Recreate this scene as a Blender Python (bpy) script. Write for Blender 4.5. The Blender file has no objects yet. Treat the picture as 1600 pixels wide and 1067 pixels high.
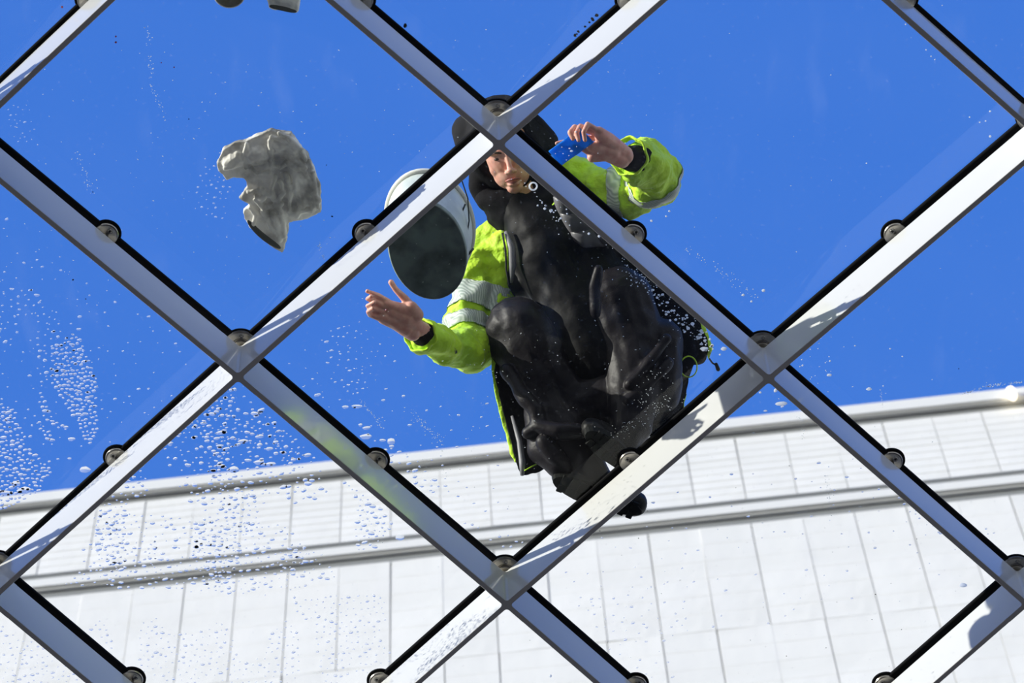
import bpy, bmesh, math, random
from mathutils import Vector, Matrix, noise
random.seed(7)
S = bpy.context.scene
COL = S.collection
PI = math.pi

# ------------------------------------------------------------------ camera
FPX = 4800.0                       # focal length in pixels of the 1600 x 1067 frame
zc = Vector((620-800, 533.5+1990, -FPX)).normalized()      # world up seen in camera axes
xc = Vector((1, 0, 0)); xc = (xc - zc*xc.dot(zc)).normalized()
yc = zc.cross(xc).normalized()
RW = Matrix((xc, yc, zc))          # camera -> world rotation (rows are world axes in camera axes)
HB = 0.222                          # depth of the steel below the underside of the glass
def raydir(px, py):
    return (RW @ Vector(((px-800)/FPX, (533.5-py)/FPX, -1.0)))
d1 = raydir(371.9, 589.4); d2 = raydir(1201.3, 592)
hcam = 1.70/((d2/d2.z) - (d1/d1.z)).length                 # height that makes the bay 1.70 m wide
d0 = raydir(790, 590); d0 = d0/d0.z*hcam
CAM = Vector((-d0.x, -d0.y, -HB-hcam))
def P(px, py, z):
    d = raydir(px, py)
    return CAM + d*((z-CAM.z)/d.z)
cam_d = bpy.data.cameras.new('camera'); cam = bpy.data.objects.new('camera', cam_d); COL.objects.link(cam)
cam_d.sensor_width = 36; cam_d.lens = FPX*36/1600
cam_d.clip_start = 0.1; cam_d.clip_end = 500
cam.matrix_world = Matrix.Translation(CAM) @ RW.to_4x4()
cam_d.dof.use_dof = True; cam_d.dof.focus_distance = 10.3; cam_d.dof.aperture_fstop = 6.3
S.camera = cam
# ------------------------------------------------------------------ sky, sun, exposure
w = bpy.data.worlds.new('world'); S.world = w; w.use_nodes = True
nt = w.node_tree; nt.nodes.clear()
out = nt.nodes.new('ShaderNodeOutputWorld'); bg = nt.nodes.new('ShaderNodeBackground')
tc = nt.nodes.new('ShaderNodeTexCoord'); sx = nt.nodes.new('ShaderNodeSeparateXYZ'); rp = nt.nodes.new('ShaderNodeValToRGB')
nt.links.new(tc.outputs['Generated'], sx.inputs[0]); nt.links.new(sx.outputs['Z'], rp.inputs[0])
nt.links.new(rp.outputs[0], bg.inputs[0]); nt.links.new(bg.outputs[0], out.inputs[0])
e = rp.color_ramp.elements
e[0].position = 0.0; e[0].color = (.028, .026, .024, 1)
e[1].position = 1.0; e[1].color = (.052, .19, .72, 1)
for pos, c in ((.02, (1.05, 1.05, 1.05)), (.30, (.82, .83, .86)), (.62, (.12, .30, .84)), (.82, (.062, .215, .76))):
    k = e.new(pos); k.color = (*c, 1)
bg.inputs[1].default_value = 1.0
SUN_AZ, SUN_EL = math.radians(162), math.radians(14.3)     # azimuth measured from +X towards -Y
sd = Vector((math.cos(SUN_AZ)*math.cos(SUN_EL), -math.sin(SUN_AZ)*math.cos(SUN_EL), math.sin(SUN_EL)))
sl = bpy.data.lights.new('sun', 'SUN'); sl.energy = 6.2; sl.angle = math.radians(.55); sl.color = (1, .94, .84)
so = bpy.data.objects.new('sun', sl); COL.objects.link(so); so.rotation_euler = sd.to_track_quat('Z', 'Y').to_euler()
S.view_settings.view_transform = 'Standard'; S.view_settings.look = 'None'
S.view_settings.gamma = 1; S.view_settings.use_curve_mapping = False; S.view_settings.exposure = 0.0

# ------------------------------------------------------------------ helpers
def tag(o, label=None, cat=None, group=None, kind=None):
    if label: o['label'] = label
    if cat: o['category'] = cat
    if group: o['group'] = group
    if kind: o['kind'] = kind
    return o
def empty(name, loc=(0, 0, 0), label=None, cat=None, group=None, kind=None):
    o = bpy.data.objects.new(name, None); COL.objects.link(o); o.location = loc; o.empty_display_size = .05
    return tag(o, label, cat, group, kind)
def mesh_obj(name, me, mat, parent=None, smooth=False):
    if mat is not None and not me.materials: me.materials.append(mat)
    o = bpy.data.objects.new(name, me); COL.objects.link(o)
    if parent is not None:
        o.parent = parent; o.matrix_parent_inverse = Matrix.Translation(-Vector(parent['_w'])) if '_w' in parent else Matrix.Identity(4)
    if smooth:
        for p in me.polygons: p.use_smooth = True
    return o
def root(name, loc, label=None, cat=None, group=None, kind=None):
    o = empty(name, loc, label, cat, group, kind); ROOTS[o.name] = Vector(loc); return o
ROOTS = {}
def finish(name, bm, mat, parent=None, smooth=False, origin=None):
    """bm is in world coordinates; the object origin goes to origin, parent offset is undone"""
    me = bpy.data.meshes.new(name)
    if origin is None:
        origin = sum((v.co for v in bm.verts), Vector())/max(1, len(bm.verts))
    origin = Vector(origin)
    bmesh.ops.translate(bm, verts=bm.verts, vec=-origin)
    bm.to_mesh(me); bm.free()
    if mat is not None: me.materials.append(mat)
    if smooth:
        for p in me.polygons: p.use_smooth = True
    o = bpy.data.objects.new(name, me); COL.objects.link(o)
    place(o, parent, origin)
    return o
WPOS = {}
def place(o, parent, wpos):
    wpos = Vector(wpos)
    if parent is not None:
        o.parent = parent
        base = WPOS.get(parent.name, ROOTS.get(parent.name, Vector()))
        o.location = wpos - base
    else: o.location = wpos
    WPOS[o.name] = wpos
def box(bm, c, u, v, wv, hu, hv, hw):
    """oriented box: centre c, unit axes u v w, half sizes"""
    vs = []
    for a in (-1, 1):
        for b in (-1, 1):
            for d in (-1, 1): vs.append(bm.verts.new(Vector(c)+Vector(u)*hu*a+Vector(v)*hv*b+Vector(wv)*hw*d))
    for f in ((0, 1, 3, 2), (4, 6, 7, 5), (0, 4, 5, 1), (2, 3, 7, 6), (0, 2, 6, 4), (1, 5, 7, 3)):
        bm.faces.new([vs[i] for i in f])
def prism(bm, poly, z0, z1):
    lo = [bm.verts.new((p[0], p[1], z0)) for p in poly]; hi = [bm.verts.new((p[0], p[1], z1)) for p in poly]
    n = len(poly); fs = [bm.faces.new(lo[::-1]), bm.faces.new(hi)]
    for i in range(n): bm.faces.new((lo[i], lo[(i+1) % n], hi[(i+1) % n], hi[i]))
    return fs
def lathe(bm, prof, c, seg=32, axis=None, u=None):
    """profile [(r, h)] spun about axis through c"""
    ax = Vector(axis) if axis is not None else Vector((0, 0, 1))
    a = ax.orthogonal().normalized() if u is None else Vector(u); b = ax.cross(a)
    rings = []
    for r, h in prof:
        if r < 1e-6: rings.append([bm.verts.new(Vector(c)+ax*h)])
        else: rings.append([bm.verts.new(Vector(c)+ax*h+(a*math.cos(t)+b*math.sin(t))*r) for t in [2*PI*k/seg for k in range(seg)]])
    for A, B in zip(rings, rings[1:]):
        for k in range(seg):
            k2 = (k+1) % seg
            if len(A) == 1 and len(B) == 1: continue
            if len(A) == 1: bm.faces.new((A[0], B[k2], B[k]))
            elif len(B) == 1: bm.faces.new((A[k], A[k2], B[0]))
            else: bm.faces.new((A[k], A[k2], B[k2], B[k]))
def tube(bm, pts, rad, seg=8, closed=False):
    pts = [Vector(p) for p in pts]; n = len(pts); rings = []
    up = None
    for i, p in enumerate(pts):
        if closed: t = pts[(i+1) % n]-pts[i-1]
        else: t = pts[min(i+1, n-1)]-pts[max(i-1, 0)]
        t.normalize()
        if up is None: up = t.orthogonal().normalized()
        up = (up - t*up.dot(t)).normalized(); b = t.cross(up)
        r = rad[i] if isinstance(rad, (list, tuple)) else rad
        rings.append([bm.verts.new(p+(up*math.cos(2*PI*k/seg)+b*math.sin(2*PI*k/seg))*r) for k in range(seg)])
    rng = range(n) if closed else range(n-1)
    for i in rng:
        A, B = rings[i], rings[(i+1) % n]
        for k in range(seg): bm.faces.new((A[k], A[(k+1) % seg], B[(k+1) % seg], B[k]))
    if not closed: bm.faces.new(rings[0][::-1]); bm.faces.new(rings[-1])
def sphere(bm, c, r, seg=12, rings=8, sc=None):
    """sc: 3x3 matrix applied to the unit sphere"""
    m = Matrix.Translation(c) @ ((sc if sc is not None else Matrix.Identity(3)).to_4x4() @ Matrix.Scale(r, 4))
    bmesh.ops.create_uvsphere(bm, u_segments=seg, v_segments=rings, radius=1, matrix=m)
def frustum(bm, p0, r0, p1, r1, seg=14):
    """tapered capsule: cone between two spheres, plus the spheres"""
    sphere(bm, p0, r0, seg, seg-4); sphere(bm, p1, r1, seg, seg-4)
    d = (p1-p0); L = d.length
    if L < 1e-5: return
    t = d/L; a = t.orthogonal().normalized(); b = t.cross(a)
    s = max(-.95, min(.95, (r0-r1)/L)); co = math.sqrt(1-s*s)
    A = [bm.verts.new(p0+t*r0*s+(a*math.cos(2*PI*k/seg)+b*math.sin(2*PI*k/seg))*r0*co) for k in range(seg)]
    B = [bm.verts.new(p1+t*r1*s+(a*math.cos(2*PI*k/seg)+b*math.sin(2*PI*k/seg))*r1*co) for k in range(seg)]
    for k in range(seg): bm.faces.new((A[k], A[(k+1) % seg], B[(k+1) % seg], B[k]))
    bm.faces.new(A[::-1]); bm.faces.new(B)
def clouds(name, size, depth=2):
    t = bpy.data.textures.new(name, 'CLOUDS'); t.noise_scale = size; t.noise_depth = depth; return t
def remesh(o, voxel, smooth=4, disp=()):
    m = o.modifiers.new('remesh', 'REMESH'); m.mode = 'VOXEL'; m.voxel_size = voxel; m.use_smooth_shade = True
    if smooth:
        m = o.modifiers.new('smooth', 'SMOOTH'); m.factor = .5; m.iterations = smooth
    for tex, st in disp:
        m = o.modifiers.new('folds', 'DISPLACE'); m.texture = tex; m.strength = st; m.texture_coords = 'GLOBAL'; m.mid_level = .5
    return o
def organic(name, chains, mat, parent, voxel=.008, smooth=4, disp=(), extra=None):
    """chains of (point, radius) -> one continuous surface"""
    bm = bmesh.new()
    for ch in chains:
        ch = [(Vector(p), r) for p, r in ch]
        if len(ch) == 1: sphere(bm, ch[0][0], ch[0][1], 16, 12)
        for (a, ra), (b, rb) in zip(ch, ch[1:]): frustum(bm, a, ra, b, rb)
    if extra: extra(bm)
    o = finish(name, bm, mat, parent)
    return remesh(o, voxel, smooth, disp)
def W(*a): return (P(a[0], a[1], a[2]), a[3])      # pixel column, row, height, radius

# ------------------------------------------------------------------ materials
def mat(name, col, rough=.5, metal=0, **kw):
    m = bpy.data.materials.new(name); m.use_nodes = True; b = m.node_tree.nodes['Principled BSDF']
    b.inputs['Base Color'].default_value = (*col, 1); b.inputs['Roughness'].default_value = rough; b.inputs['Metallic'].default_value = metal
    for k, v in kw.items(): b.inputs[k.replace('_', ' ')].default_value = v
    return m
def nodes(m): return m.node_tree.nodes, m.node_tree.links, m.node_tree.nodes['Principled BSDF']
def add_noise_color(m, c1, c2, scale, lo=.35, hi=.65, detail=4, stretch=None, seedv=0):
    N, L, b = nodes(m); t = N.new('ShaderNodeTexCoord'); mp = N.new('ShaderNodeMapping')
    mp.inputs['Location'].default_value = (seedv, seedv*.7, 0)
    if stretch: mp.inputs['Scale'].default_value = stretch
    n = N.new('ShaderNodeTexNoise'); n.inputs['Scale'].default_value = scale; n.inputs['Detail'].default_value = detail
    r = N.new('ShaderNodeValToRGB'); r.color_ramp.elements[0].position = lo; r.color_ramp.elements[1].position = hi
    r.color_ramp.elements[0].color = (*c1, 1); r.color_ramp.elements[1].color = (*c2, 1)
    L.new(t.outputs['Object'], mp.inputs[0]); L.new(mp.outputs[0], n.inputs[0]); L.new(n.outputs[0], r.inputs[0]); L.new(r.outputs[0], b.inputs['Base Color'])
    return n
def add_bump(m, scale, strength, dist=.01, detail=3, stretch=None):
    N, L, b = nodes(m); t = N.new('ShaderNodeTexCoord'); mp = N.new('ShaderNodeMapping')
    if stretch: mp.inputs['Scale'].default_value = stretch
    n = N.new('ShaderNodeTexNoise'); n.inputs['Scale'].default_value = scale; n.inputs['Detail'].default_value = detail
    bp = N.new('ShaderNodeBump'); bp.inputs['Strength'].default_value = strength; bp.inputs['Distance'].default_value = dist
    L.new(t.outputs['Object'], mp.inputs[0]); L.new(mp.outputs[0], n.inputs[0]); L.new(n.outputs[0], bp.inputs['Height']); L.new(bp.outputs[0], b.inputs['Normal'])
M = {}
M['steel'] = mat('steel_paint', (.76, .765, .75), .14, IOR=1.5, Coat_Weight=.2, Coat_Roughness=.06)
add_bump(M['steel'], 5, .06, .004, 2)
M['black'] = mat('black_rubber', (.006, .006, .007), .85, Specular_IOR_Level=.15)
M['clamp'] = mat('clamp_metal', (.52, .49, .44), .3, .85)
add_noise_color(M['clamp'], (.40, .37, .32), (.56, .53, .48), 30)
M['screw'] = mat('screw_metal', (.32, .31, .29), .3, .9)
M['hole'] = mat('socket_dark', (.02, .02, .02), .6)
M['wall'] = mat('white_sheet', (.86, .86, .85), .6)
add_noise_color(M['wall'], (.87, .87, .85), (.93, .93, .92), 1.4, .3, .6, 6)
add_bump(M['wall'], 5, .25, .02)
M['coping'] = mat('pale_coping', (.90, .90, .88), .5)
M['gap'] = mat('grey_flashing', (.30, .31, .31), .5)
M['floor'] = mat('hall_floor', (.04, .037, .033), .6)
add_noise_color(M['floor'], (.018, .015, .012), (.028, .024, .020), 2)
M['skin'] = mat('skin', (.72, .38, .29), .45, Subsurface_Weight=.25, Subsurface_Scale=.01)
add_noise_color(M['skin'], (.66, .30, .23), (.80, .46, .36), 45, .3, .7)
M['lip'] = mat('lip', (.42, .14, .12), .45)
M['eye'] = mat('eye', (.05, .035, .03), .2)
M['brow'] = mat('brow_hair', (.06, .035, .02), .8)
M['nail'] = mat('nail', (.75, .48, .40), .35)
M['cloth_black'] = mat('black_cloth', (.003, .003, .0035), .85, Specular_IOR_Level=.08)
add_bump(M['cloth_black'], 60, .25, .003)
M['trousers'] = mat('trouser_cloth', (.0075, .0058, .0080), .5, Specular_IOR_Level=.22)
add_bump(M['trousers'], 14, .5, .012)
M['hoodie'] = mat('hoodie_cloth', (.003, .003, .0034), .6, Specular_IOR_Level=.15)
add_bump(M['hoodie'], 12, .5, .012)
M['hood'] = mat('hood_cloth', (.011, .011, .0135), .85, Specular_IOR_Level=.12)
add_bump(M['hood'], 90, .4, .003)
M['vest'] = mat('quilted_vest', (.15, .15, .165), .45)
M['lining'] = mat('coat_lining', (.007, .0068, .008), .7, Specular_IOR_Level=.15)
M['hivis'] = mat('hivis_yellow', (.52, .86, .02), .65, Sheen_Weight=.1)
N, L, b = nodes(M['hivis'])
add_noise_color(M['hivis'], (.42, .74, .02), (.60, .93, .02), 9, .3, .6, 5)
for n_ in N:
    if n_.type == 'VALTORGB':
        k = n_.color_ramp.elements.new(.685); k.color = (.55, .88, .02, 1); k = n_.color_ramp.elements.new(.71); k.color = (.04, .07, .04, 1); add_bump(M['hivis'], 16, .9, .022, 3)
M['hivis_in'] = mat('hivis_inner', (.85, .80, .02), .6)
M['reflect'] = mat('reflective_band', (.60, .64, .60), .4)
N, L, b = nodes(M['reflect']); t = N.new('ShaderNodeTexCoord'); wv = N.new('ShaderNodeTexWave'); wv.inputs['Scale'].default_value = 55; wv.bands_direction = 'DIAGONAL'
rr = N.new('ShaderNodeValToRGB'); rr.color_ramp.elements[0].color = (.34, .42, .36, 1); rr.color_ramp.elements[1].color = (.66, .72, .66, 1)
L.new(t.outputs['Object'], wv.inputs[0]); L.new(wv.outputs[0], rr.inputs[0]); L.new(rr.outputs[0], b.inputs['Base Color'])
M['zip'] = mat('zip_tape', (.20, .20, .22), .5)
M['boot'] = mat('boot_leather', (.007, .007, .007), .5, Specular_IOR_Level=.2)
M['sole'] = mat('boot_sole', (.009, .010, .009), .7, Specular_IOR_Level=.15)
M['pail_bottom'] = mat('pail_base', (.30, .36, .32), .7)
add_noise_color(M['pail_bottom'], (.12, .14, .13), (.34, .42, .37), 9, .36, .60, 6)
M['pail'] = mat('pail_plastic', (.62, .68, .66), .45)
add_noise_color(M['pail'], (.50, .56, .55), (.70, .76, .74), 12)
M['pail_rim'] = mat('pail_rim', (.72, .72, .64), .5)
M['wire'] = mat('dark_wire', (.05, .06, .06), .4, .6)
M['blue'] = mat('blue_plastic', (.02, .22, .85), .22)
add_bump(M['blue'], 60, .5, .004)
M['rag'] = mat('rag_cloth', (.6, .59, .54), .9)
add_noise_color(M['rag'], (.30, .285, .25), (.90, .88, .81), 15, .36, .56, 8, seedv=3); add_bump(M['rag'], 28, .7, .012)  # mottling paints stains and the dark of shaded creases
def add_backlight(m, col, k_):
    N, L, b = nodes(m); tl = N.new('ShaderNodeBsdfTranslucent'); tl.inputs[0].default_value = (*col, 1); mx = N.new('ShaderNodeMixShader'); mx.inputs[0].default_value = k_
    L.new(b.outputs[0], mx.inputs[1]); L.new(tl.outputs[0], mx.inputs[2]); L.new(mx.outputs[0], N['Material Output'].inputs[0])
add_backlight(M['rag'], (.86, .84, .78), .24)
M['rag_dark'] = mat('rag_hem', (.09, .095, .09), .9)
add_bump(M['rag_dark'], 40, .5, .008)
M['pot'] = mat('pot_base', (.33, .29, .22), .7)
add_noise_color(M['pot'], (.22, .19, .13), (.42, .38, .30), 25)
M['white'] = mat('white_plastic', (.82, .82, .80), .4)

M['grit'] = mat('grit', (.012, .012, .015), .8)
M['red'] = mat('red_paint', (.85, .14, .18), .6)
def backlit(name, col, mix_=.55):
    m = bpy.data.materials.new(name); m.use_nodes = True; N = m.node_tree.nodes; L = m.node_tree.links; b = N['Principled BSDF']
    b.inputs['Base Color'].default_value = (*col, 1); b.inputs['Roughness'].default_value = .35
    tl = N.new('ShaderNodeBsdfTranslucent'); tl.inputs[0].default_value = (*col, 1); mx = N.new('ShaderNodeMixShader'); mx.inputs[0].default_value = mix_
    L.new(b.outputs[0], mx.inputs[1]); L.new(tl.outputs[0], mx.inputs[2]); L.new(mx.outputs[0], N['Material Output'].inputs[0]); return m
M['foam'] = backlit('foam', (.95, .96, .96), .75); M['smear'] = backlit('dried_soap', (.92, .93, .90), .8)
M['blue'] = backlit('blue_plastic', (.03, .42, 1.0), .6); add_bump(M['blue'], 60, .5, .004)
# water: refracting drops, white mixed in for the bright light they would bend
mw = bpy.data.materials.new('water'); mw.use_nodes = True; N = mw.node_tree.nodes; N.clear()
g = N.new('ShaderNodeBsdfGlass'); g.inputs['IOR'].default_value = 1.33; g.inputs['Roughness'].default_value = 0
wt = N.new('ShaderNodeBsdfTranslucent'); wt.inputs[0].default_value = (.95, .97, 1, 1); wm = N.new('ShaderNodeMixShader'); wm.inputs[0].default_value = .20
o_ = N.new('ShaderNodeOutputMaterial'); mw.node_tree.links.new(g.outputs[0], wm.inputs[1]); mw.node_tree.links.new(wt.outputs[0], wm.inputs[2]); mw.node_tree.links.new(wm.outputs[0], o_.inputs[0]); M['water'] = mw
# window glass: clear, reflecting, with a thin film of dust and dried drip marks
mg = bpy.data.materials.new('roof_glass'); mg.use_nodes = True; N = mg.node_tree.nodes; L = mg.node_tree.links; N.clear()
o_ = N.new('ShaderNodeOutputMaterial'); tr = N.new('ShaderNodeBsdfTransparent'); tr.inputs[0].default_value = (.965, .985, .985, 1)
gl = N.new('ShaderNodeBsdfGlossy'); gl.inputs['Roughness'].default_value = .015
fr = N.new('ShaderNodeFresnel'); fr.inputs['IOR'].default_value = 1.4
mul = N.new('ShaderNodeMath'); mul.operation = 'MULTIPLY'; mul.inputs[1].default_value = 1.0
geo = N.new('ShaderNodeNewGeometry'); m1 = N.new('ShaderNodeMixShader')
one = N.new('ShaderNodeMath'); one.operation = 'SUBTRACT'; one.inputs[0].default_value = 1; L.new(geo.outputs['Backfacing'], one.inputs[1])
L.new(fr.outputs[0], mul.inputs[0]); L.new(one.outputs[0], mul.inputs[1])
L.new(mul.outputs[0], m1.inputs[0]); L.new(tr.outputs[0], m1.inputs[1]); L.new(gl.outputs[0], m1.inputs[2])
tl = N.new('ShaderNodeBsdfTranslucent'); tl.inputs[0].default_value = (.85, .88, .9, 1)
t = N.new('ShaderNodeTexCoord')
def nz(scale, lo, hi, amount, detail=4, stretch=(1, 1, 1), kind='noise'):
    mp = N.new('ShaderNodeMapping'); mp.inputs['Scale'].default_value = stretch; L.new(t.outputs['Object'], mp.inputs[0])
    n = N.new('ShaderNodeTexNoise'); n.inputs['Scale'].default_value = scale; n.inputs['Detail'].default_value = detail; L.new(mp.outputs[0], n.inputs[0])
    r = N.new('ShaderNodeMapRange'); r.inputs[1].default_value = lo; r.inputs[2].default_value = hi; r.inputs[3].default_value = 0; r.inputs[4].default_value = amount
    L.new(n.outputs[0], r.inputs[0]); return r.outputs[0]
fine = nz(75, .66, .80, .10, 3); haze = nz(2.2, .35, .75, .006, 3); sm = nz(9, .60, .78, .025, 6, (1, .35, 1))
a1 = N.new('ShaderNodeMath'); a1.operation = 'ADD'; L.new(fine, a1.inputs[0]); L.new(haze, a1.inputs[1])
a2 = N.new('ShaderNodeMath'); a2.operation = 'ADD'; L.new(a1.outputs[0], a2.inputs[0]); L.new(sm, a2.inputs[1])
m2 = N.new('ShaderNodeMixShader'); L.new(a2.outputs[0], m2.inputs[0]); L.new(m1.outputs[0], m2.inputs[1]); L.new(tl.outputs[0], m2.inputs[2])
# dust lies on the upper surface only
sn = N.new('ShaderNodeSeparateXYZ'); L.new(geo.outputs['True Normal'], sn.inputs[0])
L.new(m2.outputs[0], o_.inputs[0]); M['glass'] = mg

# ------------------------------------------------------------------ the setting: floor far below
bm = bmesh.new(); box(bm, (0, 0, CAM.z-1.65), (1, 0, 0), (0, 1, 0), (0, 0, 1), 30, 30, .05)
tag(finish('floor', bm, M['floor']), 'dark floor of the hall below the glass roof', kind='structure')

# ------------------------------------------------------------------ the glass roof
known = {(0, -1): (779.7, 226.2), (-1, 0): (371.9, 589.4), (1, 0): (1201.3, 592), (0, 1): (791.8, 945.2), (-2, 1): (-15.3, 938.2),
         (2, 1): (1604, 944), (2, -1): (1636, 223.7), (-2, -1): (-67, 227), (-1, -2): (335.4, -152), (1, -2): (1211.2, -152.6),
         (-1, 2): (403.4, 1287.8), (1, 2): (1198.4, 1297.7)}
import numpy as np
kk = list(known); KP = {k: P(*known[k], -HB) for k in kk}
basis = lambda i, j: [1, i, j]
A = np.array([basis(*k) for k in kk]); cx = np.linalg.lstsq(A, np.array([KP[k].x for k in kk]), rcond=None)[0]; cy = np.linalg.lstsq(A, np.array([KP[k].y for k in kk]), rcond=None)[0]
RNG = [(i, j) for i in range(-4, 5) for j in range(-4, 5) if (i+j) % 2]
NODE = {}
for k in RNG:
    NODE[k] = Vector((KP[k].x, KP[k].y, 0)) if k in KP else Vector((float(np.dot(cx, basis(*k))), float(np.dot(cy, basis(*k))), 0))
roof = root('ceiling', (0, 0, 0), 'glass roof on a diagonal lattice of pale painted steel flats', kind='structure')
GT = .016                                         # glass thickness, underside at z = 0
HT = .009                                         # half thickness of a steel flat
ZT, ZB = -.040, -HB
DN = .085                                         # arm length of a node piece
dirs = ((1, 1), (-1, 1), (-1, -1), (1, -1))
def mesh_clamp(parent, c, ax):
    bm = bmesh.new(); lathe(bm, [(0, -.006), (.046, -.006), (.048, -.004), (.048, 0), (0, 0)], c, 32)
    pad = finish('clamp_pad', bm, M['black'], parent, True, c)
    bm = bmesh.new(); lathe(bm, [(0, -.016), (.033, -.016), (.0375, -.0145), (.039, -.011), (.039, -.0061), (0, -.0061)], c, 32)
    disc = finish('clamp_disc', bm, M['clamp'], parent, False, c)
    bm = bmesh.new(); lathe(bm, [(0, -.0405), (.008, -.0405), (.008, -.0155), (0, -.0155)], c, 16); finish('stud', bm, M['screw'], disc, False, c)
    p = Vector((-ax.y, ax.x, 0))
    for s in (-1, 1):
        q = c+p*.0175*s
        bm = bmesh.new(); lathe(bm, [(.0035, -.0165), (.0062, -.0185), (.0080, -.0185), (.0095, -.0162), (0, -.0160)], q, 16)
        finish('screw', bm, M['screw'], disc, False, q)
        bm = bmesh.new(); lathe(bm, [(0, -.0168), (.0040, -.0168), (.0040, -.0161), (0, -.0161)], q, 12)
        finish('screw_socket', bm, M['hole'], disc, False, q)
def vis(p, m=.9):
    return -2.6 < p.x < 2.6 and -2.6 < p.y < 2.6
first_clamp = None
for k in RNG:
    c = NODE[k]
    if not vis(c): continue
    # node piece with filleted inner corners
    arms = []
    for d in dirs:
        n = (k[0]+d[0], k[1]+d[1])
        arms.append(((NODE[n]-c).normalized() if n in NODE else (Vector((d[0], d[1], 0))).normalized()))
    arms.sort(key=lambda a: math.atan2(a.y, a.x)); poly = []
    for i, a in enumerate(arms):
        b = arms[(i+1) % 4]; na = Vector((-a.y, a.x, 0)); nb = Vector((b.y, -b.x, 0))
        poly.append(c+a*DN-na*HT); poly.append(c+a*DN+na*HT)
        # inner corner
        cosab = a.dot(b); half = math.acos(max(-1, min(1, cosab)))/2
        bis = (a+b).normalized(); corner = c+bis*(HT/math.sin(half)); R = .011
        cen = corner+bis*(R/math.sin(half)); s0 = cen-na*R; s1 = cen-nb*R
        for q in range(6):
            v = ((s0-cen)*(1-q/5)+(s1-cen)*(q/5)).normalized()*R; poly.append(cen+v)
    bm = bmesh.new(); prism(bm, [(p.x, p.y) for p in poly], ZB, ZT)
    finish('lattice_node', bm, M['steel'], roof, False, c)
    bm = bmesh.new(); lathe(bm, [(0, -.008), (.058, -.008), (.061, -.006), (.061, 0), (0, 0)], c, 36)
    finish('node_pad', bm, M['black'], roof, True, c)
    bm = bmesh.new(); lathe(bm, [(0, -.041), (.011, -.041), (.011, -.025), (.024, -.025), (.0265, -.022), (.0265, -.014), (.029, -.0135), (.033, -.0165), (.052, -.016), (.0575, -.012), (.0575, -.0081), (0, -.0081)], c, 36)
    nd = finish('node_disc', bm, M['clamp'], roof, False, c)
    q = c+Vector((.003, -.040, .0055))
    bm = bmesh.new(); lathe(bm, [(.003, -.0225), (.006, -.0245), (.0075, -.0225), (.008, -.0215), (0, -.0215)], q, 16); finish('screw', bm, M['screw'], nd, False, q)
done = set()
for k in RNG:
    for d in dirs:
        n = (k[0]+d[0], k[1]+d[1])
        if n not in NODE or (n, k) in done: continue
        done.add((k, n)); a, b = NODE[k], NODE[n]
        if not (vis(a) or vis(b)): continue
        u = (b-a).normalized(); v = Vector((-u.y, u.x, 0)); L_ = (b-a).length; mid = (a+b)/2
        bm = bmesh.new(); box(bm, mid+Vector((0, 0, (ZB+ZT)/2)), u, v, (0, 0, 1), L_/2-DN, HT, (ZT-ZB)/2)
        bmesh.ops.bevel(bm, geom=[e_ for e_ in bm.edges if abs((e_.verts[0].co-e_.verts[1].co).normalized().dot(u)) > .9], offset=.0012, segments=1, affect='EDGES')
        finish('lattice_bar', bm, M['steel'], roof, False, mid)
        bm = bmesh.new()                            # black gasket, narrower where it sits on the steel
        prof = [(-.0185, -.0005), (-.0185, -.010), (-.015, -.0125), (.015, -.0125), (.0185, -.010), (.0185, -.0005)]
        ends = []
        for s in (-1, 1):
            ends.append([bm.verts.new(mid+u*(L_/2-.02)*s+v*p_[0]+Vector((0, 0, p_[1]))) for p_ in prof])
        bm.faces.new(ends[0]); bm.faces.new(ends[1][::-1])
        for q in range(6): bm.faces.new((ends[0][q], ends[1][q], ends[1][(q+1) % 6], ends[0][(q+1) % 6]))
        finish('gasket', bm, M['black'], roof, False, mid)
        bm = bmesh.new(); box(bm, mid+Vector((0, 0, GT/2)), u, v, (0, 0, 1), L_/2-.01, .0065, GT/2-.0005)
        finish('joint_seal', bm, M['black'], roof, False, mid)
        mesh_clamp(roof, mid, u)
# glass panes: centred on every lattice cell
for i in range(-4, 5):
    for j in range(-4, 5):
        if (i+j) % 2 == 0:
            q = [(i, j-1), (i+1, j), (i, j+1), (i-1, j)]
            if any(z_ not in NODE for z_ in q): continue
            pts = [NODE[z_] for z_ in q]; c = sum(pts, Vector())/4
            if not vis(c): continue
            off = [c+(p-c)*(1-.011/(p-c).length) for p in pts]
            bm = bmesh.new(); prism(bm, [(p.x, p.y) for p in off], 0, GT)
            bmesh.ops.recalc_face_normals(bm, faces=bm.faces)
            finish('glass_pane', bm, M['glass'], roof, False, c)

# ------------------------------------------------------------------ the white building beyond
T0 = P(800, 697, 0); hd = Vector((T0.x-CAM.x, T0.y-CAM.y, 0)); dd = raydir(800, 697)
DIST = 17.0; HTOP = CAM.z + DIST*dd.z/Vector((dd.x, dd.y)).length
a_ = P(0, 783, HTOP); b_ = P(1600, 612, HTOP)
WU = (b_-a_).normalized(); WN = Vector((WU.y, -WU.x, 0))
if WN.y > 0: WN = -WN
def wp(px, py, off=0):
    """pixel -> (s, z) on the facade plane shifted outwards by off"""
    d = raydir(px, py); o = a_+WN*off; t_ = (o-CAM).dot(WN)/d.dot(WN); q = CAM+d*t_
    return (q-a_).dot(WU), q.z
def wpt(s, z, off=0): p = a_+WU*s+WN*off; return Vector((p.x, p.y, z))
zt = wp(800, 697)[1]; z_c1 = wp(800, 714)[1]; z_l0 = wp(800, 819)[1]-.02; z_g0 = wp(800, 806)[1]
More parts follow.
